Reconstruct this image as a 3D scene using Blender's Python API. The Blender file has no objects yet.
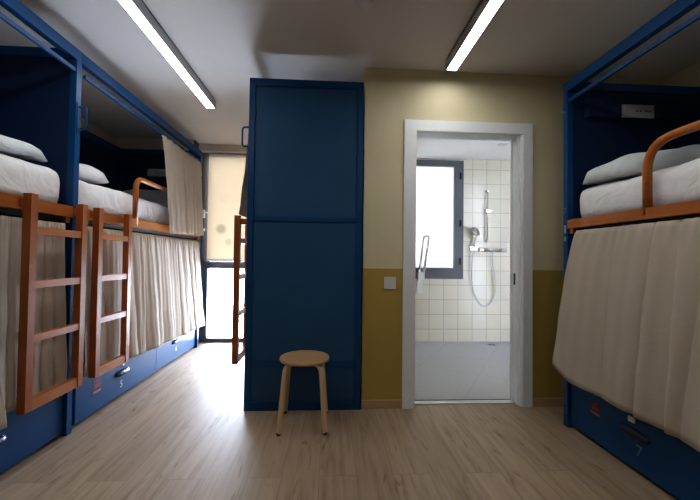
import bpy, bmesh, math, random
from math import sin, cos, pi, radians
from mathutils import Vector, Matrix
random.seed(7)
S = bpy.context.scene
COL = S.collection

# ------------------------------------------------------------------ materials
def new_mat(name):
    m = bpy.data.materials.new(name); m.use_nodes = True
    nt = m.node_tree
    b = nt.nodes['Principled BSDF']
    return m, nt, b

def N(nt, typ, **kw):
    n = nt.nodes.new(typ)
    for k, v in kw.items():
        if k.startswith('i_'):
            n.inputs[k[2:].replace('_', ' ')].default_value = v
        else:
            setattr(n, k, v)
    return n

def paint(name, col, rough=0.5, metal=0.0, var=0.06, scale=6.0, bump=0.0, spec=0.5, stretch=(1, 1, 1)):
    """painted / plain surface with slight procedural variation"""
    m, nt, b = new_mat(name)
    tc = N(nt, 'ShaderNodeTexCoord')
    mp = N(nt, 'ShaderNodeMapping'); mp.inputs['Scale'].default_value = stretch
    nz = N(nt, 'ShaderNodeTexNoise'); nz.inputs['Scale'].default_value = scale; nz.inputs['Detail'].default_value = 5
    nt.links.new(tc.outputs['Object'], mp.inputs[0]); nt.links.new(mp.outputs[0], nz.inputs['Vector'])
    rp = N(nt, 'ShaderNodeValToRGB')
    rp.color_ramp.elements[0].position = 0.3; rp.color_ramp.elements[1].position = 0.7
    rp.color_ramp.elements[0].color = tuple(c * (1 - var) for c in col) + (1,)
    rp.color_ramp.elements[1].color = tuple(min(1, c * (1 + var)) for c in col) + (1,)
    nt.links.new(nz.outputs['Fac'], rp.inputs[0]); nt.links.new(rp.outputs[0], b.inputs['Base Color'])
    b.inputs['Roughness'].default_value = rough; b.inputs['Metallic'].default_value = metal
    b.inputs['Specular IOR Level'].default_value = spec
    if bump:
        bp = N(nt, 'ShaderNodeBump'); bp.inputs['Strength'].default_value = bump; bp.inputs['Distance'].default_value = 0.01
        nt.links.new(nz.outputs['Fac'], bp.inputs['Height']); nt.links.new(bp.outputs[0], b.inputs['Normal'])
    return m

def fabric(name, col, trans=0.25, var=0.05, crumple=0.12):
    m, nt, b = new_mat(name)
    tc = N(nt, 'ShaderNodeTexCoord')
    nz = N(nt, 'ShaderNodeTexNoise'); nz.inputs['Scale'].default_value = 9; nz.inputs['Detail'].default_value = 6
    nt.links.new(tc.outputs['Object'], nz.inputs['Vector'])
    rp = N(nt, 'ShaderNodeValToRGB')
    rp.color_ramp.elements[0].color = tuple(c * (1 - var) for c in col) + (1,)
    rp.color_ramp.elements[1].color = tuple(min(1, c * (1 + var)) for c in col) + (1,)
    nt.links.new(nz.outputs['Fac'], rp.inputs[0]); nt.links.new(rp.outputs[0], b.inputs['Base Color'])
    wv = N(nt, 'ShaderNodeTexNoise'); wv.inputs['Scale'].default_value = 400
    nt.links.new(tc.outputs['Object'], wv.inputs['Vector'])
    bp = N(nt, 'ShaderNodeBump'); bp.inputs['Strength'].default_value = 0.08; bp.inputs['Distance'].default_value = 0.002
    nt.links.new(wv.outputs['Fac'], bp.inputs['Height'])
    cr = N(nt, 'ShaderNodeTexNoise'); cr.inputs['Scale'].default_value = 5.0; cr.inputs['Detail'].default_value = 3; cr.inputs['Distortion'].default_value = 1.2
    nt.links.new(tc.outputs['Object'], cr.inputs['Vector'])
    b2 = N(nt, 'ShaderNodeBump'); b2.inputs['Strength'].default_value = crumple; b2.inputs['Distance'].default_value = 0.05
    nt.links.new(cr.outputs['Fac'], b2.inputs['Height']); nt.links.new(bp.outputs[0], b2.inputs['Normal']); nt.links.new(b2.outputs[0], b.inputs['Normal'])
    b.inputs['Roughness'].default_value = 0.9; b.inputs['Specular IOR Level'].default_value = 0.15
    if trans > 0:
        tr = N(nt, 'ShaderNodeBsdfTranslucent'); nt.links.new(rp.outputs[0], tr.inputs[0])
        mx = N(nt, 'ShaderNodeMixShader'); mx.inputs[0].default_value = trans
        nt.links.new(b.outputs[0], mx.inputs[1]); nt.links.new(tr.outputs[0], mx.inputs[2])
        nt.links.new(mx.outputs[0], nt.nodes['Material Output'].inputs[0])
    return m

def wood(name, c1, c2, rough=0.4, axis='z', scale=3.0):
    m, nt, b = new_mat(name)
    tc = N(nt, 'ShaderNodeTexCoord'); mp = N(nt, 'ShaderNodeMapping')
    s = {'x': (1, 14, 14), 'y': (14, 1, 14), 'z': (14, 14, 1)}[axis]
    mp.inputs['Scale'].default_value = tuple(v * scale for v in s)
    nz = N(nt, 'ShaderNodeTexNoise'); nz.inputs['Scale'].default_value = 1.0; nz.inputs['Detail'].default_value = 6; nz.inputs['Distortion'].default_value = 0.6
    nt.links.new(tc.outputs['Object'], mp.inputs[0]); nt.links.new(mp.outputs[0], nz.inputs['Vector'])
    rp = N(nt, 'ShaderNodeValToRGB'); rp.color_ramp.elements[0].position = 0.3; rp.color_ramp.elements[1].position = 0.7
    rp.color_ramp.elements[0].color = c1 + (1,); rp.color_ramp.elements[1].color = c2 + (1,)
    nt.links.new(nz.outputs['Fac'], rp.inputs[0]); nt.links.new(rp.outputs[0], b.inputs['Base Color'])
    b.inputs['Roughness'].default_value = rough
    return m

def floor_mat():
    m, nt, b = new_mat('oak_laminate')
    L = nt.links.new
    tc = N(nt, 'ShaderNodeTexCoord')
    mp = N(nt, 'ShaderNodeMapping'); mp.inputs['Rotation'].default_value = (0, 0, radians(90)); mp.inputs['Location'].default_value = (0.95, 0.04, 0)
    L(tc.outputs['Object'], mp.inputs[0])
    br = N(nt, 'ShaderNodeTexBrick'); br.offset = 0.37; br.offset_frequency = 2
    br.inputs['Scale'].default_value = 1.0; br.inputs['Brick Width'].default_value = 2.4; br.inputs['Row Height'].default_value = 0.192
    br.inputs['Mortar Size'].default_value = 0.0016; br.inputs['Mortar Smooth'].default_value = 0.3
    br.inputs['Color1'].default_value = (0.36, 0.36, 0.36, 1); br.inputs['Color2'].default_value = (0.66, 0.66, 0.66, 1); br.inputs['Mortar'].default_value = (0.1, 0.1, 0.1, 1)
    L(mp.outputs[0], br.inputs['Vector'])
    # grain, stretched along the planks (world y), shifted per plank
    sep = N(nt, 'ShaderNodeSeparateXYZ'); L(tc.outputs['Object'], sep.inputs[0])
    mul = N(nt, 'ShaderNodeMath', operation='MULTIPLY'); mul.inputs[1].default_value = 37.0; L(br.outputs['Color'], mul.inputs[0])
    cmb = N(nt, 'ShaderNodeCombineXYZ'); L(sep.outputs[0], cmb.inputs[0]); L(sep.outputs[1], cmb.inputs[1]); L(mul.outputs[0], cmb.inputs[2])
    m2 = N(nt, 'ShaderNodeMapping'); m2.inputs['Scale'].default_value = (34, 2.2, 1); L(cmb.outputs[0], m2.inputs[0])
    g = N(nt, 'ShaderNodeTexNoise'); g.inputs['Scale'].default_value = 1; g.inputs['Detail'].default_value = 8; g.inputs['Roughness'].default_value = 0.55; g.inputs['Distortion'].default_value = 0.35
    L(m2.outputs[0], g.inputs['Vector'])
    rp = N(nt, 'ShaderNodeValToRGB'); e = rp.color_ramp.elements
    e[0].position = 0.25; e[0].color = (0.28, 0.20, 0.135, 1); e[1].position = 0.72; e[1].color = (0.465, 0.36, 0.265, 1)
    k = e.new(0.46); k.color = (0.395, 0.302, 0.217, 1)
    L(g.outputs['Fac'], rp.inputs[0])
    # darker streaks and knots
    m3 = N(nt, 'ShaderNodeMapping'); m3.inputs['Scale'].default_value = (15, 3.2, 1); L(cmb.outputs[0], m3.inputs[0])
    kn = N(nt, 'ShaderNodeTexNoise'); kn.inputs['Scale'].default_value = 1.0; kn.inputs['Detail'].default_value = 3; kn.inputs['Distortion'].default_value = 1.5
    L(m3.outputs[0], kn.inputs['Vector'])
    kr = N(nt, 'ShaderNodeValToRGB'); kr.color_ramp.elements[0].position = 0.62; kr.color_ramp.elements[0].color = (1, 1, 1, 1); kr.color_ramp.elements[1].position = 0.78; kr.color_ramp.elements[1].color = (0.32, 0.25, 0.2, 1)
    L(kn.outputs['Fac'], kr.inputs[0])
    mx = N(nt, 'ShaderNodeMix', data_type='RGBA', blend_type='MULTIPLY'); mx.inputs[0].default_value = 0.85
    L(rp.outputs[0], mx.inputs[6]); L(kr.outputs[0], mx.inputs[7])
    # plank tone
    tone = N(nt, 'ShaderNodeMapRange'); tone.inputs[1].default_value = 0.1; tone.inputs[2].default_value = 0.66; tone.inputs[3].default_value = 0.68; tone.inputs[4].default_value = 1.06
    L(br.outputs['Color'], tone.inputs[0])
    mx2 = N(nt, 'ShaderNodeMix', data_type='RGBA', blend_type='MULTIPLY'); mx2.inputs[0].default_value = 1.0
    L(mx.outputs[2], mx2.inputs[6]); L(tone.outputs[0], mx2.inputs[7])
    L(mx2.outputs[2], b.inputs['Base Color'])
    b.inputs['Roughness'].default_value = 0.5; b.inputs['Specular IOR Level'].default_value = 0.36
    bp = N(nt, 'ShaderNodeBump'); bp.inputs['Strength'].default_value = 0.12; bp.inputs['Distance'].default_value = 0.004
    L(g.outputs['Fac'], bp.inputs['Height']); L(bp.outputs[0], b.inputs['Normal'])
    return m

def tile_mat(name, u, v, size, col, grout, rough=0.25, gs=0.004, rot=0.0, off=(0, 0)):
    m, nt, b = new_mat(name); L = nt.links.new
    tc = N(nt, 'ShaderNodeTexCoord'); sp = N(nt, 'ShaderNodeSeparateXYZ'); L(tc.outputs['Object'], sp.inputs[0])
    cb = N(nt, 'ShaderNodeCombineXYZ'); L(sp.outputs['XYZ'.index(u)], cb.inputs[0]); L(sp.outputs['XYZ'.index(v)], cb.inputs[1])
    mp = N(nt, 'ShaderNodeMapping'); mp.inputs['Location'].default_value = (off[0], off[1], 0); mp.inputs['Rotation'].default_value = (0, 0, rot); L(cb.outputs[0], mp.inputs[0])
    br = N(nt, 'ShaderNodeTexBrick'); br.offset = 0.0
    br.inputs['Scale'].default_value = 1.0; br.inputs['Brick Width'].default_value = size; br.inputs['Row Height'].default_value = size
    br.inputs['Mortar Size'].default_value = gs; br.inputs['Mortar Smooth'].default_value = 0.2
    br.inputs['Color1'].default_value = tuple(c * 0.97 for c in col) + (1,); br.inputs['Color2'].default_value = tuple(min(1, c * 1.03) for c in col) + (1,); br.inputs['Mortar'].default_value = grout + (1,)
    L(mp.outputs[0], br.inputs['Vector']); L(br.outputs['Color'], b.inputs['Base Color'])
    bp = N(nt, 'ShaderNodeBump'); bp.invert = True; bp.inputs['Strength'].default_value = 0.4; bp.inputs['Distance'].default_value = 0.002
    L(br.outputs['Fac'], bp.inputs['Height']); L(bp.outputs[0], b.inputs['Normal'])
    b.inputs['Roughness'].default_value = rough
    return m

def two_tone_wall(name, up, low, zsplit):
    m, nt, b = new_mat(name); L = nt.links.new
    tc = N(nt, 'ShaderNodeTexCoord'); sp = N(nt, 'ShaderNodeSeparateXYZ'); L(tc.outputs['Object'], sp.inputs[0])
    gt = N(nt, 'ShaderNodeMath', operation='GREATER_THAN'); gt.inputs[1].default_value = zsplit; L(sp.outputs[2], gt.inputs[0])
    nz = N(nt, 'ShaderNodeTexNoise'); nz.inputs['Scale'].default_value = 2.5; nz.inputs['Detail'].default_value = 6; L(tc.outputs['Object'], nz.inputs['Vector'])
    mx = N(nt, 'ShaderNodeMix', data_type='RGBA'); mx.inputs[6].default_value = low + (1,); mx.inputs[7].default_value = up + (1,); L(gt.outputs[0], mx.inputs[0])
    mr = N(nt, 'ShaderNodeMapRange'); mr.inputs[1].default_value = 0.3; mr.inputs[2].default_value = 0.7; mr.inputs[3].default_value = 0.95; mr.inputs[4].default_value = 1.04; L(nz.outputs['Fac'], mr.inputs[0])
    mm = N(nt, 'ShaderNodeMix', data_type='RGBA', blend_type='MULTIPLY'); mm.inputs[0].default_value = 1.0; L(mx.outputs[2], mm.inputs[6]); L(mr.outputs[0], mm.inputs[7])
    L(mm.outputs[2], b.inputs['Base Color']); b.inputs['Roughness'].default_value = 0.6; b.inputs['Specular IOR Level'].default_value = 0.3
    return m

def ceiling_mat(x0, y0, y1):
    m = paint('ceiling_paint', (0.74, 0.72, 0.69), 0.75, var=0.025, scale=1.5, spec=0.2)
    nt = m.node_tree; b = nt.nodes['Principled BSDF']; L = nt.links.new
    src = b.inputs['Base Color'].links[0].from_socket
    tc = N(nt, 'ShaderNodeTexCoord'); sp = N(nt, 'ShaderNodeSeparateXYZ'); L(tc.outputs['Object'], sp.inputs[0])
    d = N(nt, 'ShaderNodeMath', operation='SUBTRACT'); d.inputs[1].default_value = x0; L(sp.outputs[0], d.inputs[0])
    a = N(nt, 'ShaderNodeMath', operation='ABSOLUTE'); L(d.outputs[0], a.inputs[0])
    lt = N(nt, 'ShaderNodeMath', operation='LESS_THAN'); lt.inputs[1].default_value = 0.002; L(a.outputs[0], lt.inputs[0])
    l2 = N(nt, 'ShaderNodeMath', operation='LESS_THAN'); l2.inputs[1].default_value = y1; L(sp.outputs[1], l2.inputs[0])
    ml = N(nt, 'ShaderNodeMath', operation='MULTIPLY'); L(lt.outputs[0], ml.inputs[0]); L(l2.outputs[0], ml.inputs[1])
    mx = N(nt, 'ShaderNodeMix', data_type='RGBA'); L(ml.outputs[0], mx.inputs[0]); L(src, mx.inputs[6]); mx.inputs[7].default_value = (0.28, 0.25, 0.2, 1)
    L(mx.outputs[2], b.inputs['Base Color'])
    return m

def emit_mat(name, col, st):
    m = bpy.data.materials.new(name); m.use_nodes = True; nt = m.node_tree; nt.nodes.clear()
    e = N(nt, 'ShaderNodeEmission'); e.inputs[0].default_value = col + (1,); e.inputs[1].default_value = st
    o = N(nt, 'ShaderNodeOutputMaterial'); nt.links.new(e.outputs[0], o.inputs[0]); return m

def glass_mat(name, tint=(0.95, 0.97, 0.97)):
    m = bpy.data.materials.new(name); m.use_nodes = True; nt = m.node_tree; nt.nodes.clear()
    t = N(nt, 'ShaderNodeBsdfTransparent'); t.inputs[0].default_value = tint + (1,)
    g = N(nt, 'ShaderNodeBsdfGlossy'); g.inputs['Roughness'].default_value = 0.02
    fr = N(nt, 'ShaderNodeFresnel'); fr.inputs[0].default_value = 1.3
    mx = N(nt, 'ShaderNodeMixShader'); nt.links.new(fr.outputs[0], mx.inputs[0]); nt.links.new(t.outputs[0], mx.inputs[1]); nt.links.new(g.outputs[0], mx.inputs[2])
    o = N(nt, 'ShaderNodeOutputMaterial'); nt.links.new(mx.outputs[0], o.inputs[0]); return m

def dimming_pane_mat(name, col):
    m = bpy.data.materials.new(name); m.use_nodes = True; nt = m.node_tree; nt.nodes.clear()
    t = N(nt, 'ShaderNodeBsdfTranslucent'); t.inputs[0].default_value = col + (1,)
    g = N(nt, 'ShaderNodeBsdfGlossy'); g.inputs['Roughness'].default_value = 0.15
    mx = N(nt, 'ShaderNodeMixShader'); mx.inputs[0].default_value = 0.05; nt.links.new(t.outputs[0], mx.inputs[1]); nt.links.new(g.outputs[0], mx.inputs[2])
    o = N(nt, 'ShaderNodeOutputMaterial'); nt.links.new(mx.outputs[0], o.inputs[0]); return m

def blind_mat():
    m, nt, b = new_mat('blind_cloth'); L = nt.links.new
    tc = N(nt, 'ShaderNodeTexCoord')
    base = (0.88, 0.68, 0.44, 1); stain = (0.42, 0.32, 0.2, 1)
    cur = None
    for (px, pz, rad) in ((-1.436 + 1.2, 1.486 - 1.07, 0.085), (-1.336 + 1.2, 1.316 - 1.07, 0.06), (-1.40 + 1.2, 1.90 - 1.07, 0.10)):
        d = N(nt, 'ShaderNodeVectorMath', operation='DISTANCE'); d.inputs[1].default_value = (px, 0.0, pz); L(tc.outputs['Object'], d.inputs[0])
        mr = N(nt, 'ShaderNodeMapRange'); mr.inputs[1].default_value = rad * 0.45; mr.inputs[2].default_value = rad; mr.inputs[3].default_value = 0.75 if pz < 0.5 else 0.10; mr.inputs[4].default_value = 0
        if rad == 0.06: mr.inputs[3].default_value = 0.4
        L(d.outputs['Value'], mr.inputs[0])
        mx = N(nt, 'ShaderNodeMix', data_type='RGBA'); L(mr.outputs[0], mx.inputs[0]); mx.inputs[7].default_value = stain
        if cur is None: mx.inputs[6].default_value = base
        else: L(cur, mx.inputs[6])
        cur = mx.outputs[2]
    L(cur, b.inputs['Base Color']); b.inputs['Roughness'].default_value = 0.85
    tr = N(nt, 'ShaderNodeBsdfTranslucent'); L(cur, tr.inputs[0])
    ms = N(nt, 'ShaderNodeMixShader'); ms.inputs[0].default_value = 0.045
    L(b.outputs[0], ms.inputs[1]); L(tr.outputs[0], ms.inputs[2]); L(ms.outputs[0], nt.nodes['Material Output'].inputs[0])
    return m

M = {
 'blue': paint('blue_steel_paint', (0.006, 0.066, 0.195), 0.36, var=0.05, scale=3, spec=0.3),
 'blue_panel': paint('blue_panel_paint', (0.027, 0.094, 0.205), 0.5, var=0.07, scale=2, spec=0.3),
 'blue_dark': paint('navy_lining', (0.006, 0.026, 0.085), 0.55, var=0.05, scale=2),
 'pull': paint('navy_pull', (0.004, 0.02, 0.06), 0.25, var=0.05),
 'black': paint('black_metal', (0.012, 0.012, 0.014), 0.5, var=0.1),
 'floor': floor_mat(),
 'wall': two_tone_wall('two_tone_wall_paint', (0.70, 0.64, 0.45), (0.46, 0.34, 0.105), 1.05),
 'cream': paint('cream_wall_paint', (0.80, 0.72, 0.58), 0.7, var=0.03, scale=2),
 'ceiling': ceiling_mat(0.95, 0.0, 2.42),
 'orange_y': wood('orange_beech_along', (0.37, 0.118, 0.024), (0.46, 0.165, 0.038), 0.35, 'y'),
 'orange_z': wood('orange_beech_upright', (0.29, 0.080, 0.018), (0.38, 0.118, 0.027), 0.35, 'z'),
 'birch': wood('pale_birch', (0.60, 0.44, 0.27), (0.70, 0.54, 0.36), 0.45, 'z'),
 'birch_x': wood('pale_birch_seat', (0.44, 0.28, 0.14), (0.54, 0.36, 0.19), 0.4, 'x', 1.5),
 'skirt': wood('oak_skirting', (0.44, 0.31, 0.18), (0.54, 0.39, 0.25), 0.5, 'x'),
 'curtain': fabric('beige_linen', (0.66, 0.585, 0.50), 0.22),
 'sheet': fabric('white_cotton', (0.84, 0.85, 0.88), 0.0, 0.02, 0.5),
 'pillow': fabric('pale_grey_cotton', (0.66, 0.71, 0.74), 0.0, 0.02, 0.45),
 'shaded_cloth': fabric('shade_grey_cloth', (0.50, 0.51, 0.54), 0.0, 0.03),  # the grey paints in the shade on the far pillow
 'white': paint('white_lacquer', (0.84, 0.88, 0.92), 0.4, var=0.02),
 'plastic': paint('white_plastic', (0.72, 0.72, 0.72), 0.4, var=0.02),
 'greyplastic': paint('grey_plastic', (0.42, 0.43, 0.45), 0.45, var=0.02),
 'alu': paint('grey_aluminium', (0.60, 0.60, 0.62), 0.5, metal=0.0, var=0.04),
 'frame': paint('anthracite_frame', (0.095, 0.10, 0.115), 0.45, var=0.05),
 'chrome': paint('chrome', (0.55, 0.56, 0.58), 0.28, metal=1.0, var=0.02),
 'rubber': paint('dark_rubber', (0.02, 0.015, 0.012), 0.7),
 'lamp': emit_mat('lamp_diffuser', (1.0, 0.975, 0.94), 20.0),
 'glass': glass_mat('window_glass'),
 'blind': blind_mat(),
 'dimming_glass': dimming_pane_mat('dimming_glass', (0.23, 0.225, 0.205)),  # dark translucent tint, added to dim and scatter the bathroom daylight
 'btile': tile_mat('bath_wall_tile', 'X', 'Z', 0.2, (0.70, 0.66, 0.55), (0.44, 0.40, 0.32), off=(0.04, 0.03)),
 'btile_y': tile_mat('bath_side_tile', 'Y', 'Z', 0.2, (0.70, 0.66, 0.55), (0.44, 0.40, 0.32), off=(0.0, 0.03)),
 'bfloor': tile_mat('bath_floor_tile', 'X', 'Y', 0.6, (0.43, 0.44, 0.47), (0.34, 0.35, 0.375), rough=0.4, gs=0.003, rot=radians(33)),
 'bceil': paint('bath_ceiling_paint', (0.90, 0.90, 0.90), 0.7, var=0.01),
 'red': paint('red_print', (0.30, 0.035, 0.045), 0.5),
 'pink': paint('pale_print', (0.30, 0.20, 0.26), 0.5),
 'decal': paint('white_decal', (0.55, 0.62, 0.70), 0.5),
 'decal_dim': paint('faded_decal', (0.12, 0.24, 0.38), 0.5),
 'dark_red': paint('sticker_dark', (0.035, 0.03, 0.075), 0.5),
}

# ------------------------------------------------------------------ mesh helpers (all shapes in world coordinates)
def wloc(o):
    v = Vector((0, 0, 0))
    while o: v += o.location; o = o.parent
    return v

def obj(name, bm, mat, parent=None, smooth=False, bevel=0.0, seg=2, kind=None):
    if bevel:
        bmesh.ops.bevel(bm, geom=[e for e in bm.edges if e.is_manifold and e.calc_face_angle(0) > 0.5], offset=bevel, segments=seg, affect='EDGES', profile=0.5)
    bmesh.ops.recalc_face_normals(bm, faces=bm.faces)
    if parent: bmesh.ops.translate(bm, verts=bm.verts, vec=-wloc(parent))
    me = bpy.data.meshes.new(name); bm.to_mesh(me); bm.free()
    o = bpy.data.objects.new(name, me); COL.objects.link(o)
    me.materials.append(M[mat] if isinstance(mat, str) else mat)
    if smooth:
        for p in me.polygons: p.use_smooth = True
    if parent: o.parent = parent
    if kind: o['kind'] = kind
    return o

def box(x0, x1, y0, y1, z0, z1, bm=None):
    bm = bm or bmesh.new()
    x0, x1 = sorted((x0, x1)); y0, y1 = sorted((y0, y1)); z0, z1 = sorted((z0, z1))
    v = [bm.verts.new((x, y, z)) for x in (x0, x1) for y in (y0, y1) for z in (z0, z1)]
    for f in ((0, 1, 3, 2), (4, 6, 7, 5), (0, 4, 5, 1), (2, 3, 7, 6), (0, 2, 6, 4), (1, 5, 7, 3)):
        bm.faces.new([v[i] for i in f])
    return bm

def sweep(path, r, seg=10, bm=None, rad=None, squash=None):
    """tube along a list of points; rad = optional radius per point"""
    bm = bm or bmesh.new(); P = [Vector(p) for p in path]; rings = []
    up = None
    for i, p in enumerate(P):
        a = P[i - 1] if i else p; b = P[i + 1] if i < len(P) - 1 else p
        t = (b - a).normalized()
        if up is None:
            up = Vector((0, 0, 1)) if abs(t.z) < 0.9 else Vector((1, 0, 0))
        n = (up - t * up.dot(t)).normalized(); up = n; s = t.cross(n)
        rr = rad[i] if rad else r
        k = squash or (1, 1)
        rings.append([bm.verts.new(p + n * cos(2 * pi * j / seg) * rr * k[0] + s * sin(2 * pi * j / seg) * rr * k[1]) for j in range(seg)])
    for a, b in zip(rings, rings[1:]):
        for j in range(seg): bm.faces.new((a[j], a[(j + 1) % seg], b[(j + 1) % seg], b[j]))
    bm.faces.new(rings[0][::-1]); bm.faces.new(rings[-1])
    return bm

def bend(pts, r, n=6):
    """round the corners of a polyline"""
    P = [Vector(p) for p in pts]; out = [P[0]]
    for a, b, c in zip(P, P[1:], P[2:]):
        u = (a - b).normalized(); w = (c - b).normalized()
        p0 = b + u * r; p1 = b + w * r
        for i in range(n + 1):
            t = i / n; out.append(p0 * (1 - t) ** 2 + b * 2 * t * (1 - t) + p1 * t * t)
    out.append(P[-1]); return out

def lathe(prof, c, seg=32, axis='z', bm=None):
    bm = bm or bmesh.new(); rings = []
    for r, h in prof:
        ring = []
        for j in range(seg):
            a = 2 * pi * j / seg
            d = {'z': (r * cos(a), r * sin(a), h), 'y': (r * cos(a), h, r * sin(a)), 'x': (h, r * cos(a), r * sin(a))}[axis]
            ring.append(bm.verts.new((c[0] + d[0], c[1] + d[1], c[2] + d[2])))
        rings.append(ring)
    for a, b in zip(rings, rings[1:]):
        for j in range(seg): bm.faces.new((a[j], a[(j + 1) % seg], b[(j + 1) % seg], b[j]))
    bm.faces.new(rings[0][::-1]); bm.faces.new(rings[-1])
    return bm

def surf(fn, nu, nv, thick=0.0):
    bm = bmesh.new()
    g = [[bm.verts.new(fn(i / nu, j / nv)) for j in range(nv + 1)] for i in range(nu + 1)]
    for i in range(nu):
        for j in range(nv): bm.faces.new((g[i][j], g[i + 1][j], g[i + 1][j + 1], g[i][j + 1]))
    return bm

def text_mesh(name, s, size, origin, right, up, mat, parent, depth=0.0006):
    cu = bpy.data.curves.new('glyphs', 'FONT'); cu.body = s; cu.size = size; cu.align_x = 'CENTER'; cu.align_y = 'CENTER'; cu.extrude = depth
    t = bpy.data.objects.new('glyphs', cu); COL.objects.link(t)
    bpy.context.view_layer.update()
    me = bpy.data.meshes.new_from_object(t.evaluated_get(bpy.context.evaluated_depsgraph_get()))
    COL.objects.unlink(t); bpy.data.objects.remove(t); bpy.data.curves.remove(cu)
    R = Vector(right).normalized(); U = Vector(up).normalized(); n = R.cross(U)
    mtx = Matrix((R, U, n)).transposed().to_4x4(); mtx.translation = Vector(origin) - (wloc(parent) if parent else Vector())
    me.transform(mtx); me.name = name
    o = bpy.data.objects.new(name, me); COL.objects.link(o); me.materials.append(M[mat])
    if parent: o.parent = parent
    return o

def thing(name, label, cat, loc, group=None):
    o = bpy.data.objects.new(name, None); COL.objects.link(o); o.location = loc; o.empty_display_size = 0.1
    o['label'] = label; o['category'] = cat
    if group: o['group'] = group
    return o

def tag(o, label, cat, group=None):
    o['label'] = label; o['category'] = cat
    if group: o['group'] = group
    return o

def rec(o):
    """put the origin of a top-level mesh at its base centre"""
    me = o.data; xs = [v.co for v in me.vertices]
    c = Vector(((min(v.x for v in xs) + max(v.x for v in xs)) / 2, (min(v.y for v in xs) + max(v.y for v in xs)) / 2, min(v.z for v in xs)))
    me.transform(Matrix.Translation(-c)); o.location = c; return o

ST = 'structure'
# ------------------------------------------------------------------ room shell
ZC = 2.59; WY = 2.645; FY = 4.75; XL = -2.66; XR = 2.66; BY = -1.6
obj('floor', box(XL - .12, XR + .12, BY - .12, WY + 0.06, -0.1, 0), 'floor', kind=ST)
obj('floor', box(XL - .12, 0.26, WY + 0.06, FY + .1, -0.1, 0), 'floor', kind=ST)
obj('ceiling', box(XL - .12, XR + .12, BY - .12, FY + .15, ZC, ZC + 0.12), 'ceiling', kind=ST)
obj('wall_left', box(XL - .12, XL, BY - .12, FY + .15, 0, ZC), 'cream', kind=ST)
obj('wall_right', box(XR, XR + .12, BY - .12, WY, 0, ZC), 'wall', kind=ST)
obj('wall_back', box(XL, XR, BY - .12, BY, 0, ZC), 'wall', kind=ST)
# pier beside the window, behind the left bunks
obj('wall_far', box(XL, -1.725, 4.49, FY + .15, 0, ZC), 'cream', kind=ST)
DL, DR, DT = 0.652, 1.478, 2.103      # door opening
bm = box(0.25, DL - .02, WY, WY + 0.115, 0, ZC); box(DR + .02, XR + .12, WY, WY + 0.115, 0, ZC, bm); box(DL - .02, DR + .02, WY, WY + 0.115, DT + .02, ZC, bm)
obj('wall_front', bm, 'wall', kind=ST)
obj('wall_partition', box(0.25, 0.36, WY + 0.115, FY + .15, 0, ZC), 'cream', kind=ST)
obj('baseboard_front', box(0.25, 0.556, WY - .014, WY, 0, 0.062), 'skirt', kind=ST, bevel=.003)
obj('baseboard_right', box(1.568, XR, WY - .014, WY, 0, 0.062), 'skirt', kind=ST, bevel=.003)

# bathroom shell
BF = 4.72
obj('floor_bathroom', box(0.36, 2.9, WY + 0.115, BF, -0.1, 0.0), 'bfloor', kind=ST)
obj('ceiling_bathroom', box(0.36, 2.9, WY + 0.115, BF, 2.51, 2.56), 'bceil', kind=ST)
bx0, bx1, bz0, bz1 = 0.80, 1.826, 0.856, 2.486
bm = box(0.36, bx0, BF, BF + .18, 0, ZC); box(bx1, 2.9, BF, BF + .18, 0, ZC, bm); box(bx0, bx1, BF, BF + .18, 0, bz0, bm); box(bx0, bx1, BF, BF + .18, bz1, ZC, bm)
obj('wall_bathroom_far', bm, 'btile', kind=ST)
obj('wall_bathroom_right', box(2.9, 3.0, WY + .115, BF + .18, 0, ZC), 'btile_y', kind=ST)
obj('wall_bathroom_left', box(0.36, 0.37, WY + .115, BF, 0, 2.51), 'btile_y', kind=ST)
obj('trim_threshold', box(DL - .015, DR + .015, WY + 0.052, WY + 0.118, -0.02, 0.006), 'chrome', kind=ST, bevel=.002)

obj('trim_threshold_gap', box(DL, DR, WY + 0.112, WY + 0.122, -0.01, 0.008), 'black', kind=ST)
# door casing and lining
bm = box(0.556, DL - .008, WY - .022, WY, 0, 2.192)
box(DR + .012, 1.566, WY - .022, WY, 0, 2.192, bm)
d1 = obj('door_1', bm, 'white', kind=ST, bevel=.003)
obj('casing_head', box(DL - .008, DR + .012, WY - .021, WY, DT + .004, 2.192), 'white', d1, bevel=.003)
obj('jamb_lining', box(DL - .02, DL, WY - .012, WY + .127, 0, DT + .002), 'white', d1, bevel=.002)
bm = box(DR, DR + .02, WY - .012, WY + .127, 0, DT + .002)
box(DR - .012, DR, WY + .02, WY + .045, 0, DT, bm); box(DR - .012, DR, WY + .095, WY + .127, 0, DT, bm)
obj('jamb_lining', bm, 'white', d1, bevel=.002)
obj('head_lining', box(DL, DR, WY - .012, WY + .127, DT, DT + .02), 'white', d1)
obj('strike_plate', box(DR - .013, DR - .011, WY + .05, WY + .075, 0.93, 1.02), 'black', d1)
bm = box(DR - .010, DR, WY + .048, WY + .092, 0.004, DT - .005)
obj('sliding_leaf', bm, 'white', d1, bevel=.002)

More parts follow.
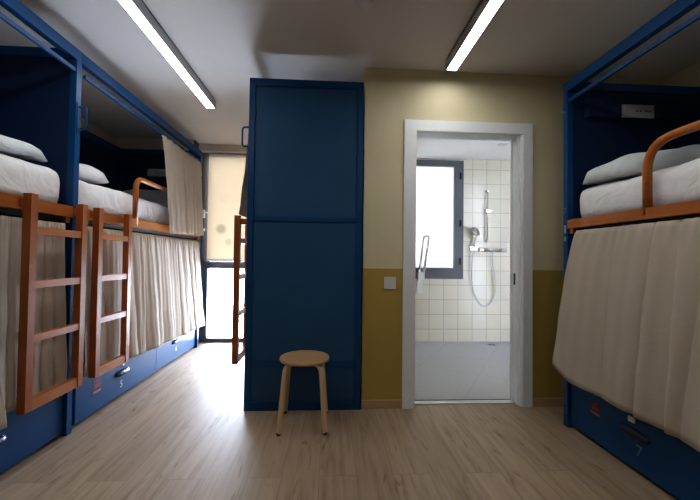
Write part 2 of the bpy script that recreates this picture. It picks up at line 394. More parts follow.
# ------------------------------------------------------------------ window of the bedroom (floor to ceiling), blind and bath window
wx0, wx1 = -1.722, 0.20
bm = box(wx0, wx0 + .112, FY - .03, FY + .05, 0, 2.50)
box(wx1 - .09, wx1, FY - .03, FY + .05, 0, 2.50, bm)
box(-0.80, -0.71, FY - .03, FY + .05, 0.05, 2.43, bm)
for xa, xb in ((wx0 + .112, -0.80), (-0.71, wx1 - .09)):
    box(xa, xb, FY - .035, FY + .05, 0.965, 1.06, bm)
box(wx0 + .112, wx1 - .09, FY - .03, FY + .05, 0, 0.05, bm)
box(wx0 + .112, wx1 - .09, FY - .03, FY + .05, 2.43, 2.50, bm)
w1 = obj('window_1', bm, 'frame', kind=ST, bevel=.004)
obj('pane', box(wx0 + .09, -0.79, FY + .012, FY + .02, 0.04, 0.97), 'glass', w1)
obj('pane', box(wx0 + .09, -0.79, FY + .012, FY + .02, 1.05, 2.44), 'glass', w1)
obj('pane', box(-0.72, wx1 - .08, FY + .012, FY + .02, 0.04, 0.97), 'glass', w1)
obj('pane', box(-0.72, wx1 - .08, FY + .012, FY + .02, 1.05, 2.44), 'glass', w1)
bm = box(-1.69, -1.655, FY - .042, FY - .028, 1.63, 1.74)
sweep(bend([(-1.672, FY - .04, 1.70), (-1.672, FY - .075, 1.70), (-1.60, FY - .078, 1.695)], .015), .009, 8, bm)
obj('window_handle', bm, 'white', w1)
bm = box(-1.685, -1.655, FY - .045, FY - .028, 1.46, 1.49); lathe([(.009, -.05), (.012, -.03), (.008, -.02)], (-1.67, FY - .03, 1.475), 10, 'y', bm)
obj('window_catch', bm, 'white', w1)
obj('wall_leak_block', box(wx1, 0.265, FY - .06, FY + .15, 0, ZC), 'cream', kind=ST)  # unseen pier added to stop window light leaking past the centre bunk
obj('trim_lintel', box(wx0, wx1, FY - .12, FY + .15, 2.50, ZC), 'cream', kind=ST)
obj('wall_window_left', box(wx0 - .01, wx0, 4.49, FY + .05, 0, ZC), 'frame', kind=ST)

bl = thing('roller_blind', 'cream roller blind with brown stains lowered over the upper part of the tall window', 'blind', (-1.2, 4.69, 1.07))
def blind_f(u, v): return Vector((-1.612 + u * 1.80, 4.69 + .003 * sin(u * 5), 2.46 - v * 1.38))
obj('blind_sheet', surf(blind_f, 12, 8), 'blind', bl, smooth=True)
obj('bottom_bar', box(-1.612, 0.188, 4.683, 4.697, 1.062, 1.088), 'plastic', bl, bevel=.003)
obj('roller', sweep([(-1.60, 4.69, 2.462), (0.185, 4.69, 2.462)], .022, 14), 'plastic', bl, smooth=False)

bm = box(bx0, bx0 + .06, BF - .015, BF + .06, bz0, bz1); box(bx1 - .125, bx1, BF - .015, BF + .06, bz0, bz1, bm)
box(bx0 + .06, bx1 - .125, BF - .015, BF + .06, bz0, bz0 + .14, bm); box(bx0 + .06, bx1 - .125, BF - .015, BF + .06, bz1 - .085, bz1, bm)
w2 = obj('window_2', bm, 'frame', kind=ST, bevel=.006)
obj('sash', (lambda b: (box(bx1 - .128, bx1 - .118, BF - .02, BF + .03, bz0 + .13, bz1 - .08, b), box(bx0 + .05, bx1 - .118, BF - .02, BF + .03, bz0 + .134, bz0 + .148, b), b)[-1])(bmesh.new()), 'frame', w2)
obj('pane', box(bx0 + .05, bx1 - .12, BF + .012, BF + .02, bz0 + .13, bz1 - .08), 'dimming_glass', w2)
for z in (2.27, 1.62, 1.10):
    obj('hinge', sweep([(bx1 - .045, BF - .022, z - .045), (bx1 - .045, BF - .022, z + .045)], .012, 8), 'black', w2)

# ------------------------------------------------------------------ ceiling lamps
def strip_light(x0, x1, y0, y1, zb, label):
    t = thing('strip_light', label, 'ceiling light', ((x0 + x1) / 2, (y0 + y1) / 2, zb), 'strip lights on the ceiling')
    bm = box(x0, x0 + .008, y0, y1, zb, ZC); box(x1 - .008, x1, y0, y1, zb, ZC, bm); box(x0, x1, y0, y0 + .006, zb, ZC, bm); box(x0, x1, y1 - .006, y1, zb, ZC, bm)
    box(x0, x1, y0, y1, ZC - .012, ZC, bm)
    obj('housing', bm, 'alu', t)
    obj('diffuser', box(x0 + .008, x1 - .008, y0 + .006, y1 - .006, zb + .002, zb + .012), 'lamp', t)
strip_light(-1.18, -1.093, 1.00, 3.334, 2.517, 'long white strip light on the ceiling between the left bunks and the centre bunk')
strip_light(0.833, 0.918, 0.20, 2.506, 2.517, 'long white strip light on the ceiling in front of the bathroom door')

t = thing('smoke_detector', 'small round smoke detector on the ceiling at the top edge of the photo', 'smoke detector', (0.178, 1.93, ZC - .04))
obj('cover', lathe([(.030, -.040), (.040, -.036), (.046, -.022), (.046, -.012)], (0.178, 1.93, ZC), 28), 'plastic', t, smooth=True)
obj('base_ring', lathe([(.050, -.012), (.052, -.006), (.052, 0)], (0.178, 1.93, ZC), 28), 'alu', t)

# ------------------------------------------------------------------ bunk beds
def digits(z): pass

def make_bunk(d, xf, y0, y1, depth, ztop, name_label, rail_z, guard, ladder, handle_ends, zt_track, drawers=True, group='bunk beds', outer=None, socket_end=None, recess=0.0):
    """d = +1: the bed extends towards +x from its front at xf; -1: towards -x.  y0 near end, y1 far end"""
    X = lambda a: xf + d * a                      # a = distance from the front into the bed
    B = thing('bunk_bed', name_label, 'bunk bed', (X(depth / 2), (y0 + y1) / 2, 0), group)
    pw = 0.043
    for (ya, yb) in ((y0, y0 + pw), (y1 - pw, y1)):
        rc = recess if ya == y0 else 0
        p = obj('post', box(X(rc), X(.042 + rc), ya, yb, 0, ztop - rc * .3), 'blue', B, bevel=.004)
        if (ya == y0 and 'near' in handle_ends) or (yb == y1 and 'far' in handle_ends):
            ym = (ya + yb) / 2; zh0, zh1 = ztop - .51, ztop - .365
            bm = sweep(bend([(X(0.0), ym, zh0), (X(-.052), ym, zh0), (X(-.052), ym, zh1), (X(0.0), ym, zh1)], .022), .0065, 8)
            box(X(0), X(-.004), ym - .012, ym + .012, zh0 - .03, zh1 + .03, bm)
            obj('grab_handle', bm, 'blue', p)
        obj('post', box(X(depth - .042), X(depth), ya, yb, 0, ztop), 'blue', B)
    obj('top_rail', box(X(0.0), X(.04), y0 + (pw if not recess else 0), y1 - pw, ztop - .068, ztop), 'blue', B, bevel=.004)
    obj('top_rail', box(X(depth - .04), X(depth), y0 + pw, y1 - pw, ztop - .068, ztop), 'blue', B)
    obj('curtain_track', box(X(.006), X(.022), y0 + pw, y1 - pw, zt_track - .012, zt_track + .012), 'blue', B, bevel=.003)
    # end panels with their frames
    for (ya, yb, s) in ((y0, y0 + pw, 1), (y1 - pw, y1, -1)):
        ym = (ya + yb) / 2
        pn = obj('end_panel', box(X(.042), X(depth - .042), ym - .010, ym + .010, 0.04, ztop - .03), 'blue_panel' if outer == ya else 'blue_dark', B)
        for (e, za, zb) in ((0, ztop - .055, ztop), (.003, 1.395, 1.43), (.003, .315, .365), (0, 0, .06)):
            obj('panel_rail', box(X(.042), X(depth - .042), ya + e, yb - e, za, zb), 'blue', pn, bevel=.003)
        if socket_end == ya:
            yi = ym + s * .010
            lg = obj('headboard_shelf', box(X(.13), X(depth - .06), yi, yi + s * .055, ztop - .25, ztop - .09), 'blue_dark', pn, bevel=.006)
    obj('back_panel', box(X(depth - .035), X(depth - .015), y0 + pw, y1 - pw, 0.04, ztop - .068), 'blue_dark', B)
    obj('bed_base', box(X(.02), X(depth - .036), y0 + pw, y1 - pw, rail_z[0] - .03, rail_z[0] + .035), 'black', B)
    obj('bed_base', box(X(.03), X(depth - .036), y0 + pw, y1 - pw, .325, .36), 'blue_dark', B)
    # wooden side rail (in front of the posts)
    sr = obj('side_rail', box(X(-.016), X(0.012), y0 + .050, y1 - pw - .022, rail_z[0], rail_z[1]), 'orange_y', B, bevel=.006)
    for ye in (y0 + .075, y1 - pw - .045):
        obj('rail_bracket', box(X(-.004), X(.018), ye - .018, ye + .018, rail_z[0] - .035, rail_z[0]), 'orange_y', B, bevel=.003)
    obj('plinth', box(X(.060), X(.1), y0 + pw, y1 - pw, 0, .020), 'black', B)  # black colour stands in for the shadow line below the drawers
    if guard:
        ga, gb, gz, gr = guard
        xg = X(-.0)
        pth = bend([(X(.003), ga, rail_z[0] + .02), (X(.003), ga, gz), (X(.003), gb, gz), (X(.003), gb, rail_z[0] + .02)], gr, 8)
        obj('guard_rail', sweep(pth, .021, 12, squash=(1.0, 1.0)), 'orange_y', B, smooth=True)
    if ladder:
        la, lb, xo = ladder                       # near stile start, far stile end, outer offset in front of xf
        t0, t1 = xo - .042, xo
        L = obj('ladder', box(X(-t0), X(-t1), la, la + .042, .315, 1.442), 'orange_z', B, bevel=.007)
        obj('stile', box(X(-t0), X(-t1), lb - .042, lb, .315, 1.442), 'orange_z', L, bevel=.007)
        for z in (1.252, .968, .685, .345):
            obj('rung', box(X(-t0 - .004), X(-t1 + .004), la + .040, lb - .040, z - .020 - (.012 if z < .4 else 0), z + .020 + (.008 if z < .4 else 0)), 'orange_y', L, bevel=.006)
        for y in (la + .021, lb - .021):
            obj('bracket', box(X(-.016), X(-t0 - .002), y - .010, y + .010, rail_z[0] + .012, rail_z[1] - .010), 'orange_y', L)
    return B, X

def add_drawer(B, X, ya, yb, z0=.022, z1=.316, number=None, sticker=None, d=1, num_mat='decal', lock=True):
    dr = obj('drawer', box(X(.020), X(.042), ya, yb, z0, z1), 'blue', B, bevel=.004)
    ym = (ya + yb) / 2
    return dr

def cup_handle(dr, X, y, z, w=.15):
    """half-round recessed cup pull on a drawer front"""
    bm = bmesh.new(); n = 14; rows = []
    for i in range(n + 1):
        a = pi * i / n
        yy = y - cos(a) * w / 2
        k = sin(a) ** .6
        rows.append([bm.verts.new((X(.020), yy, z + .030 * (.5 + .5 * k))), bm.verts.new((X(.020 - .014 * k), yy, z + .024 * k)), bm.verts.new((X(.020 - .026 * k), yy, z + .006)), bm.verts.new((X(.020 - .024 * k), yy, z - .012 * k)), bm.verts.new((X(.020), yy, z - .010))])
    for a, b in zip(rows, rows[1:]):
        for j in range(4): bm.faces.new((a[j], b[j], b[j + 1], a[j + 1]))
    h = obj('handle', bm, 'pull', dr, smooth=True)
    return h

def front_quad(X, a, y0, y1, z0, z1, thick=.0012):
    return box(X(a), X(a - thick), y0, y1, z0, z1)

def sticker(dr, X, y0, y1, z0, z1):
    """small dark card with red print and a pale line of print"""
    h = z1 - z0; w = y1 - y0
    obj('sticker', front_quad(X, .020, y0, y1, z0, z1), 'dark_red', dr)
    bm = front_quad(X, .0188, y0 + w * .18, y1 - w * .2, z0 + h * .42, z0 + h * .62); front_quad2 = box(X(.0188), X(.0176), y0 + w * .30, y1 - w * .3, z0 + h * .74, z0 + h * .84, bm)
    obj('sticker_print', bm, 'red', dr)
    obj('sticker_print', front_quad(X, .0188, y0 + w * .1, y1 - w * .1, z0 + h * .14, z0 + h * .25), 'pink', dr)

# --- left bunk nearest the camera
B1, X1 = make_bunk(-1, -1.62, 0.20, 2.338, 1.00, 2.437, 'blue bunk bed at the left edge of the photo, nearer of the left two', (1.36, 1.428), (0.40, 1.70, 1.76, .08), (1.884, 2.302, .085), ('far',), 2.302)
dr = add_drawer(B1, X1, .25, 1.265); cup_handle(dr, X1, .76, .19)
dr = add_drawer(B1, X1, 1.275, 2.29); cup_handle(dr, X1, 1.80, .19, .20)
lathe_c = obj('lock', lathe([(.012, 0), (.012, .006)], (X1(.020), 1.82, .262), 14, 'x'), 'chrome', dr)
# --- second left bunk, in the middle of the left row
B2, X2 = make_bunk(-1, -1.62, 2.341, 4.478, 1.00, 2.437, 'blue bunk bed on the left reaching the window, gathered curtain at its upper far end', (1.36, 1.428), (3.005, 4.36, 1.775, .10), (2.417, 2.805, .085), (), 2.302, socket_end=4.478 - .043, recess=.035)
dr = add_drawer(B2, X2, 2.395, 3.452); cup_handle(dr, X2, 2.905, .192, .19)
obj('lock', lathe([(.014, .012), (.014, -.004)], (X2(.020), 2.905, .262), 14, 'x'), 'chrome', dr)
sticker(dr, X2, 2.555, 2.66, .135, .262)
text_mesh('number_decal', '5', .075, (X2(.020) + .001, 2.90, .105), (0, 1, 0), (0, 0, 1), 'decal', dr)
dr = add_drawer(B2, X2, 3.460, 4.425); cup_handle(dr, X2, 3.885, .205, .19)
obj('lock', lathe([(.014, .012), (.014, -.004)], (X2(.020), 3.885, .27), 14, 'x'), 'black', dr)
text_mesh('number_decal', '6', .075, (X2(.020) + .001, 3.89, .125), (0, 1, 0), (0, 0, 1), 'decal', dr)
# --- right bunk
B3, X3 = make_bunk(1, 1.62, 0.20, 2.345, 1.00, 2.365, 'blue bunk bed on the right side of the room beside the bathroom door', (1.345, 1.402), (0.40, 1.70, 1.735, .15), None, (), 2.232, group='bunk beds', socket_end=2.345 - .043)
dr = add_drawer(B3, X3, .25, 1.365); cup_handle(dr, X3, .80, .19)
dr3 = add_drawer(B3, X3, 1.375, 2.297); cup_handle(dr3, X3, 1.80, .205, .18)
bm = box(X3(.020), X3(.013), 1.795, 1.837, .262, .290)
obj('lock', bm, 'plastic', dr3, bevel=.002)
sticker(dr3, X3, 2.035, 2.125, .175, .266)
text_mesh('number_decal', '7', .085, (X3(.020) - .001, 1.775, .125), (0, -1, 0), (0, 0, 1), 'decal_dim', dr3)
# marks on the right post
post3 = [o for o in B3.children if o.name.startswith('post')][2]
obj('tag_plate', box(1.6192, 1.6180, 2.318, 2.330, 1.318, 1.372), 'decal', post3)
text_mesh('number_decal', '7', .055, (1.6185, 2.324, 1.47), (0, -1, 0), (0, 0, 1), 'decal_dim', post3)
text_mesh('number_decal', '8', .045, (1.6185, 2.324, 1.275), (0, -1, 0), (0, 0, 1), 'decal', post3)
obj('hook', sweep(bend([(1.62, 2.324, 2.16), (1.60, 2.324, 2.16), (1.595, 2.324, 2.185)], .008), .004, 8), 'chrome', post3)
# --- centre bunk, seen from its end
B4, X4 = make_bunk(1, -0.614, 2.62, 4.66, 0.853, 2.462, 'blue bunk bed in the centre, its big blue end panel standing behind the stool', (1.36, 1.428), (3.2, 4.5, 1.76, .08), (2.70, 3.08, .115), ('near',), 2.302, outer=2.62)
dr = add_drawer(B4, X4, 2.67, 3.635); cup_handle(dr, X4, 3.15, .19)
dr = add_drawer(B4, X4, 3.645, 4.61); cup_handle(dr, X4, 4.13, .19)

# socket plates on the headboards
def socket_plate(x0, x1, y, z0, z1, s, mat, label):
    t = thing('socket_plate', label, 'socket', ((x0 + x1) / 2, y, z0), 'socket plates on the headboards')
    obj('plate', box(x0, x1, y, y + s * .010, z0, z1), mat, t, bevel=.003)
    w = (x1 - x0)
    for k in (.50, .80):
        c = x0 + w * k
        bm = lathe([(.006, 0), (.006, s * .0008)], (c - .012, y + s * .0105, (z0 + z1) / 2), 10, 'y'); lathe([(.006, 0), (.006, s * .0008)], (c + .012, y + s * .0105, (z0 + z1) / 2), 10, 'y', bm)
        obj('socket_holes', bm, 'black', t)
    obj('switch_rocker', box(x0 + w * .06, x0 + w * .32, y + s * .010, y + s * .014, z0 + .012, z1 - .012), mat, t, bevel=.002)
ysr = 2.345 - .0215 - .010 - .0555
socket_plate(1.975, 2.20, ysr, 2.108, 2.196, -1, 'greyplastic', 'grey socket plate on the right bunk headboard above the pillow')
ysl = 4.478 - .0215 - .010 - .0555
socket_plate(-2.235, -2.015, ysl, 2.185 - .09, 2.185, -1, 'greyplastic', 'grey socket plate in the left bunk beside the gathered upper curtain')

# ------------------------------------------------------------------ mattresses, pillows
def mattress(x0, x1, y0, y1, z0, z1, label, seed=0, mat='sheet'):
    rnd = random.Random(seed)
    bm = box(x0, x1, y0, y1, z0, z1)
    bmesh.ops.bevel(bm, geom=bm.edges[:], offset=min(.085, (z1 - z0) * .46), segments=6, affect='EDGES', profile=.55)
    bmesh.ops.subdivide_edges(bm, edges=[e for e in bm.edges if e.calc_length() > .3], cuts=18, use_grid_fill=True)
    ph = [rnd.uniform(0, 6) for _ in range(6)]
    for v in bm.verts:
        x, y, z = v.co
        w = .0045 * sin(9 * y + 3 * x + ph[0]) + .003 * sin(23 * y - 11 * x + 9 * z + ph[1]) + .003 * sin(14 * x + 6 * y + ph[2])
        v.co.z += w if z > (z0 + z1) / 2 else 0
        v.co.x += .6 * w * (1 if x > (x0 + x1) / 2 else -1) + .003 * sin(31 * y + 15 * z + ph[3])
    o = obj('mattress', bm, mat, smooth=True)
    rec(o); return tag(o, label, 'mattress', 'white mattresses on the upper beds')

mattress(-2.57, -1.664, 0.26, 2.288, 1.396, 1.655, 'white mattress on the upper left bunk nearest the camera', 1)
mattress(-2.57, -1.664, 2.405, 4.40, 1.396, 1.648, 'white mattress on the upper left bunk beyond the blue post', 2)
mattress(1.664, 2.57, 0.26, 2.290, 1.381, 1.615, 'white mattress on the upper right bunk', 3)
mattress(-0.575, 0.18, 2.70, 4.56, 1.396, 1.60, 'white mattress on the upper bed of the centre bunk behind the blue end panel', 4)

def pillow(c, w, l, h, rot, tilt, label, mat='pillow', seed=0, flat=.12):
    """w along x, l along y"""
    rnd = random.Random(seed); ph = [rnd.uniform(0, 6) for _ in range(5)]
    bm = bmesh.new(); n = 22
    def side(sgn):
        g = []
        for i in range(n + 1):
            row = []
            for j in range(n + 1):
                u = 2 * i / n - 1; v = 2 * j / n - 1
                e = max(0, (1 - abs(u) ** 3.4)) ** .36 * max(0, (1 - abs(v) ** 3.4)) ** .36
                cx = u * (1 - .10 * abs(v) ** 5); cy = v * (1 - .10 * abs(u) ** 5)
                z = sgn * h / 2 * e * (1 if sgn > 0 else flat)
                z += .007 * e * (sin(7 * u + 4 * v + ph[0]) + sin(5 * v - 6 * u + ph[1])) + .004 * (1 - e) * sin(16 * (u + v) + ph[2])
                row.append(bm.verts.new((cx * w / 2, cy * l / 2, z)))
            g.append(row)
        for i in range(n):
            for j in range(n): bm.faces.new((g[i][j], g[i + 1][j], g[i + 1][j + 1], g[i][j + 1]))
    side(1); side(-1)
    bmesh.ops.remove_doubles(bm, verts=bm.verts, dist=.002)
    bmesh.ops.rotate(bm, verts=bm.verts, cent=(0, 0, 0), matrix=Matrix.Rotation(rot, 3, 'Z') @ Matrix.Rotation(tilt[0], 3, 'X') @ Matrix.Rotation(tilt[1], 3, 'Y'))
    bmesh.ops.translate(bm, verts=bm.verts, vec=c)
    lo = min(v.co.z for v in bm.verts); bmesh.ops.translate(bm, verts=bm.verts, vec=(0, 0, c[2] - lo))
    o = obj('pillow', bm, mat, smooth=True); rec(o)
    return tag(o, label, 'pillow', 'pillows on the upper beds')
pillow((2.075, 2.065, 1.620), .85, .44, .25, radians(2), (radians(2), radians(-8)), 'pale grey pillow on the upper right bunk under the socket plate', seed=1)
pillow((-2.09, 2.00, 1.662), .84, .46, .19, radians(0), (radians(2), radians(6)), 'pale pillow on the upper left bunk nearest the camera', seed=2)
pillow((-2.12, 2.66, 1.657), .80, .46, .24, 0, (radians(4), radians(2)), 'white pillow on the upper left bunk just beyond the blue post', 'sheet', seed=3)
pillow((-2.10, 4.28, 1.657), .84, .27, .13, 0, (radians(66), 0), 'pillow greyed for shade, standing at the far end of the upper left bunk', 'shaded_cloth', seed=4)

# ------------------------------------------------------------------ curtains
def curtain(d, xf, ya, yb, zt, zb, folds, label, bottom_a=None, bottom_b=None, flare=.05, amp=(.010, .030), seed=0, zb_fn=None, mat='curtain', bulge=None, nu=420, nv=30, xpow=1.0, ypow=1.2, crease=0.0, group='curtains of the bunk beds'):
    """hangs in front of the bunk; u runs from ya to yb, v from top to bottom; flare = how far the hem stands out"""
    rnd = random.Random(seed)
    ph = [rnd.uniform(0, 6.28) for _ in range(8)]
    ba = ya if bottom_a is None else bottom_a; bb = yb if bottom_b is None else bottom_b
    cuts = [0.0]
    while cuts[-1] < 1.0: cuts.append(cuts[-1] + rnd.choice((.55, .7, .9, 1.1, 1.5)) / folds)
    hts = [rnd.uniform(.55, 1.15) for _ in cuts]; skew = [rnd.choice((.5, .65, 1.5, 2.0)) for _ in cuts]; drift = [rnd.uniform(-.35, .35) / folds for _ in cuts]
    def f(u, v):
        uu = min(max(u + .010 * sin(7 * u + ph[1]) * v, 0), .9999)
        k = 0
        while k < len(cuts) - 2 and cuts[k + 1] + drift[k + 1] * v <= uu: k += 1
        c0 = cuts[k] + (drift[k] * v if k else 0); c1 = cuts[k + 1] + drift[k + 1] * v
        if k == 0: c0 -= .5 * (c1 - c0)                       # the free side edges end on a fold, not in a valley
        if c1 >= 1: c1 = max(c1, 1 + .6 * (1 - c0))
        t = min(max((uu - c0) / (c1 - c0), 0), 1)
        A = amp[0] + (amp[1] - amp[0]) * v ** .7
        lobe = sin(pi * t ** skew[k]) ** .62 if 0 < t < 1 else 0
        fold = 2 * A * hts[k] * lobe * (.55 + .45 * (c1 - c0) * folds if (c1 - c0) * folds < 1 else 1)
        fold += A * .16 * sin(2 * pi * folds * 2.7 * u + ph[5]) * (1 - .7 * v) + .0035 * sin(19 * v + 11 * u + ph[2]) * v
        gather = max(0, 1 - v / .14) * min(1, amp[1] / .018)
        fold += gather * .007 * (1 + sin(2 * pi * folds * 3.7 * u + ph[6] + sin(31 * u))) * .7
        y = (ya + (yb - ya) * u) * (1 - v ** ypow) + (ba + (bb - ba) * u) * v ** ypow
        z = zt + ((zb_fn(u) if zb_fn else zb) - zt) * v
        z += .006 * (lobe - .5) * v ** 4
        out = flare * v ** xpow + (bulge(u, v) if bulge else 0)
        return Vector((xf - d * (out + fold + .004), y, z))
    o = obj('curtain', surf(f, nu, nv), mat, smooth=True)
    sol = o.modifiers.new('cloth', 'SOLIDIFY'); sol.thickness = .0025; sol.offset = 0
    rec(o); return tag(o, label, 'curtain', group)

curtain(-1, -1.640, 1.58, 2.235, 1.318, .33, 6, 'beige curtain closing the lower bed of the near left bunk, behind its ladder', flare=.016, amp=(.007, .014), seed=11, bottom_b=2.262)
curtain(-1, -1.598, 0.30, 1.70, 1.318, .295, 8, 'pale curtain gathered at the left edge of the photo with its hem showing', flare=.075, amp=(.006, .014), seed=12, bottom_b=1.745, zb_fn=lambda u: .315)
curtain(-1, -1.640, 2.405, 4.42, 1.318, .30, 15, 'beige curtain drawn across the lower bed of the left bunk by the window', flare=.016, amp=(.006, .015), seed=13, xpow=.6, bulge=lambda u, v: .045 * v ** .6 * min(1, max(0, (u - .20) / .2)) + .012 * sin(44 * u + 1.5 * v) * v * min(1, max(0, (u - .22) / .1)), bottom_a=2.42, bottom_b=4.50, zb_fn=lambda u: .315 - .055 * u)
curtain(-1, -1.640, 3.43, 4.42, 2.286, 1.36, 9, 'beige curtain gathered at the far end of the upper left bunk', flare=.060, xpow=.6, amp=(.010, .026), seed=14, bottom_a=3.49, bottom_b=4.42, zb_fn=lambda u: 1.345 + .03 * u)
curtain(1, 1.632, 0.45, 2.205, 1.325, .36, 7.0, 'beige curtain closing the lower bed of the right bunk', flare=.045, amp=(.006, .024), seed=21, bottom_b=2.325, ypow=.62, xpow=.75, zb_fn=lambda u: .345 + .075 * max(0, (u - .90) / .10) ** 1.5 - .02 * (1 - u))
curtain(1, -0.600, 2.70, 4.55, 1.318, .31, 14, 'beige curtain closing the lower bed of the centre bunk', flare=.003, amp=(.003, .006), seed=16)
curtain(1, -0.610, 2.70, 3.02, 2.286, 1.448, 5, 'backlit grey looking curtain gathered at the upper bed of the centre bunk above its ladder', flare=.065, amp=(.006, .010), seed=17, bottom_b=3.10, nu=80, xpow=1.6)

# ------------------------------------------------------------------ stool
st = thing('stool', 'round pale birch stool with four bent legs in front of the blue end panel', 'stool', (-0.17, 2.42, 0))
sz = 0.452
obj('seat', lathe([(.160, -.021), (.166, -.020), (.169, -.013), (.169, -.006), (.164, 0), (.150, .001)], (-.163, 2.42, sz), 56), 'birch_x', st, smooth=False)
for sx, sy in ((-1, -1), (1, -1), (-1, 1), (1, 1)):
    top = Vector((-.163 + sx * .045, 2.42 + sy * .045, sz - .029)); knee = Vector((-.163 + sx * .115, 2.42 + sy * .118, sz - .031)); foot = Vector((-.163 + sx * .147, 2.42 + sy * .158, .012))
    pth = bend([top, knee, foot], .045, 8)
    # flat bentwood section
    bm = bmesh.new(); rings = []
    side = Vector((sx, sy, 0)).normalized().cross(Vector((0, 0, 1)))
    for i, p in enumerate(pth):
        a = pth[max(0, i - 1)]; b = pth[min(len(pth) - 1, i + 1)]; tdir = (b - a).normalized(); nn = tdir.cross(side).normalized()
        rings.append([bm.verts.new(p + side * sa * .015 + nn * sb * .009) for sa, sb in ((-1, -1), (1, -1), (1, 1), (-1, 1))])
    for a, b in zip(rings, rings[1:]):
        for j in range(4): bm.faces.new((a[j], a[(j + 1) % 4], b[(j + 1) % 4], b[j]))
    bm.faces.new(rings[0][::-1]); bm.faces.new(rings[-1])
    leg = obj('leg', bm, 'birch', st, bevel=.004)
    obj('foot_cap', lathe([(.012, 0), (.014, .004), (.013, .016)], (foot.x, foot.y, 0), 12), 'rubber', leg)

# ------------------------------------------------------------------ light switch
t = thing('light_switch', 'white square light switch on the ochre wall left of the bathroom door', 'light switch', (.458, WY, .896))
obj('plate', box(.412, .503, WY - .009, WY, .896, .988), 'plastic', t, bevel=.003)
obj('rocker', box(.427, .488, WY - .013, WY - .008, .911, .973), 'plastic', t, bevel=.002)

# ------------------------------------------------------------------ bathroom fittings
y = BF
t = thing('shower_set', 'chrome shower mixer with riser rail, hand shower and looped hose on the tiled wall', 'shower', (2.15, BF, 1.2))
obj('riser_rail', sweep([(2.15, y - .05, 1.36), (2.15, y - .05, 2.09)], .009, 10), 'chrome', t, smooth=True)
for z in (1.38, 2.07):
    obj('rail_bracket', sweep([(2.15, y, z), (2.15, y - .062, z)], .013, 10), 'chrome', t)
bm = box(2.115, 2.185, y - .075, y - .035, 1.775, 1.81); sweep([(2.17, y - .06, 1.79), (2.225, y - .06, 1.795)], .014, 10, bm)
obj('slider', bm, 'chrome', t, bevel=.004)
bm = sweep([(2.04, y - .05, 1.257), (2.40, y - .05, 1.257)], .021, 14); sweep([(2.12, y, 1.257), (2.12, y - .05, 1.257)], .026, 12, bm); sweep([(2.32, y, 1.257), (2.32, y - .05, 1.257)], .026, 12, bm)
obj('mixer_bar', bm, 'chrome', t, smooth=True)
bm = sweep([(2.03, y - .05, 1.257), (2.09, y - .05, 1.257)], .027, 14)
obj('mixer_knob', bm, 'chrome', t)
bm = sweep([(2.35, y - .05, 1.257), (2.41, y - .05, 1.257)], .027, 14)
obj('mixer_knob', bm, 'chrome', t)
bm = sweep([(1.94, y, 1.275), (1.94, y - .05, 1.275)], .022, 12); box(1.90, 2.0, y - .075, y - .035, 1.255, 1.298, bm)
obj('holder', bm, 'chrome', t, bevel=.004)
hs = sweep([(1.955, y - .06, 1.24), (1.965, y - .065, 1.34), (1.975, y - .075, 1.43)], .014, 10)
h = obj('hand_shower', hs, 'chrome', t, smooth=True)
bm = lathe([(.030, .02), (.066, .008), (.070, -.006), (.060, -.014)], (0, 0, 0), 24, 'y')
bmesh.ops.rotate(bm, verts=bm.verts, cent=(0, 0, 0), matrix=Matrix.Rotation(radians(-35), 3, 'X') @ Matrix.Rotation(radians(18), 3, 'Z'))
bmesh.ops.translate(bm, verts=bm.verts, vec=(1.962, y - .085, 1.505))
obj('spray_head', bm, 'chrome', h, smooth=True)
pts = [(2.225, y - .05, 1.235), (2.23, y - .05, 1.05), (2.265, y - .045, .80), (2.255, y - .04, .62), (2.17, y - .035, .505), (2.07, y - .035, .515), (1.965, y - .04, .68), (1.935, y - .045, .90), (1.94, y - .05, 1.1), (1.955, y - .06, 1.24)]
def catmull(P, n=8):
    P = [Vector(p) for p in P]; out = []
    Q = [P[0]] + P + [P[-1]]
    for i in range(1, len(Q) - 2):
        p0, p1, p2, p3 = Q[i - 1:i + 3]
        for k in range(n):
            s = k / n
            out.append(.5 * ((2 * p1) + (p2 - p0) * s + (2 * p0 - 5 * p1 + 4 * p2 - p3) * s * s + (3 * p1 - p0 - 3 * p2 + p3) * s ** 3))
    out.append(P[-1]); return out
obj('hose', sweep(catmull(pts), .008, 8), 'chrome', t, smooth=True)

t = thing('grab_rail', 'white and chrome fold up grab rail raised in front of the bathroom window', 'grab rail', (1.22, BF, .7))
obj('wall_plate', box(1.195, 1.262, BF - .012, BF, .66, .855), 'plastic', t, bevel=.004)
obj('hinge_block', box(1.185, 1.272, BF - .085, BF - .012, .84, .945), 'plastic', t, bevel=.008)
pth = bend([(1.20, BF - .06, .91), (1.255, BF - .10, 1.43), (1.325, BF - .10, 1.43), (1.262, BF - .06, .91)], .034, 8)
obj('rail_loop', sweep(pth, .016, 10), 'white', t, smooth=True)

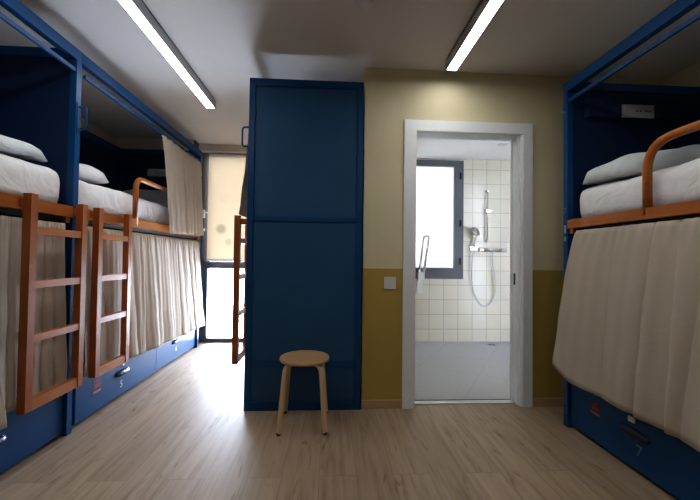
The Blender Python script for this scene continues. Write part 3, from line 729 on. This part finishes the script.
t = thing('floor_drain', 'small dark square drain in the grey bathroom floor below the shower', 'drain', (2.15, 4.53, 0))
obj('drain_frame', box(2.09, 2.21, 4.49, 4.57, 0, .003), 'chrome', t)
obj('drain_grate', box(2.10, 2.20, 4.497, 4.563, .003, .0045), 'frame', t)
o = obj('ceiling_spot', lathe([(.055, -.006), (.062, -.003), (.062, 0)], (2.05, 4.05, 2.51), 24), 'plastic'); rec(o)
tag(o, 'small flat round fitting on the white bathroom ceiling', 'ceiling fitting')

# ------------------------------------------------------------------ light
W = bpy.data.worlds.new('daylight'); S.world = W; W.use_nodes = True
bg = W.node_tree.nodes['Background']; bg.inputs[0].default_value = (0.73, 0.81, 1.0, 1); bg.inputs[1].default_value = 34.0
def portal(name, loc, sx, sz):
    l = bpy.data.lights.new(name, 'AREA'); l.shape = 'RECTANGLE'; l.size = sx; l.size_y = sz; l.cycles.is_portal = True
    o = bpy.data.objects.new(name, l); COL.objects.link(o); o.location = loc; o.rotation_euler = (radians(-90), 0, 0); return o
portal('window_portal', ((wx0 + wx1) / 2, FY + .16, 1.27), wx1 - wx0 + .1, 2.5)
portal('bathroom_window_portal', ((bx0 + bx1) / 2, BF + .19, (bz0 + bz1) / 2), bx1 - bx0 + .05, bz1 - bz0 + .05)

# ------------------------------------------------------------------ camera
cam = bpy.data.cameras.new('camera'); cam.sensor_width = 36; cam.lens = 18.0; cam.clip_start = .02
co = bpy.data.objects.new('camera', cam); COL.objects.link(co)
yaw, pit, rol = radians(3.27), radians(1.25), radians(0.7)
fw = Vector((sin(yaw) * cos(pit), cos(yaw) * cos(pit), sin(pit)))
r0 = Vector((cos(yaw), -sin(yaw), 0)); u0 = r0.cross(fw)
r = r0 * cos(rol) + u0 * sin(rol); u = -r0 * sin(rol) + u0 * cos(rol)
mt = Matrix((r, u, -fw)).transposed().to_4x4(); mt.translation = (0, 0, 1.13)
co.matrix_world = mt
S.camera = co
S.view_settings.view_transform = 'Standard'; S.view_settings.look = 'Medium High Contrast'; S.view_settings.exposure = 0.15
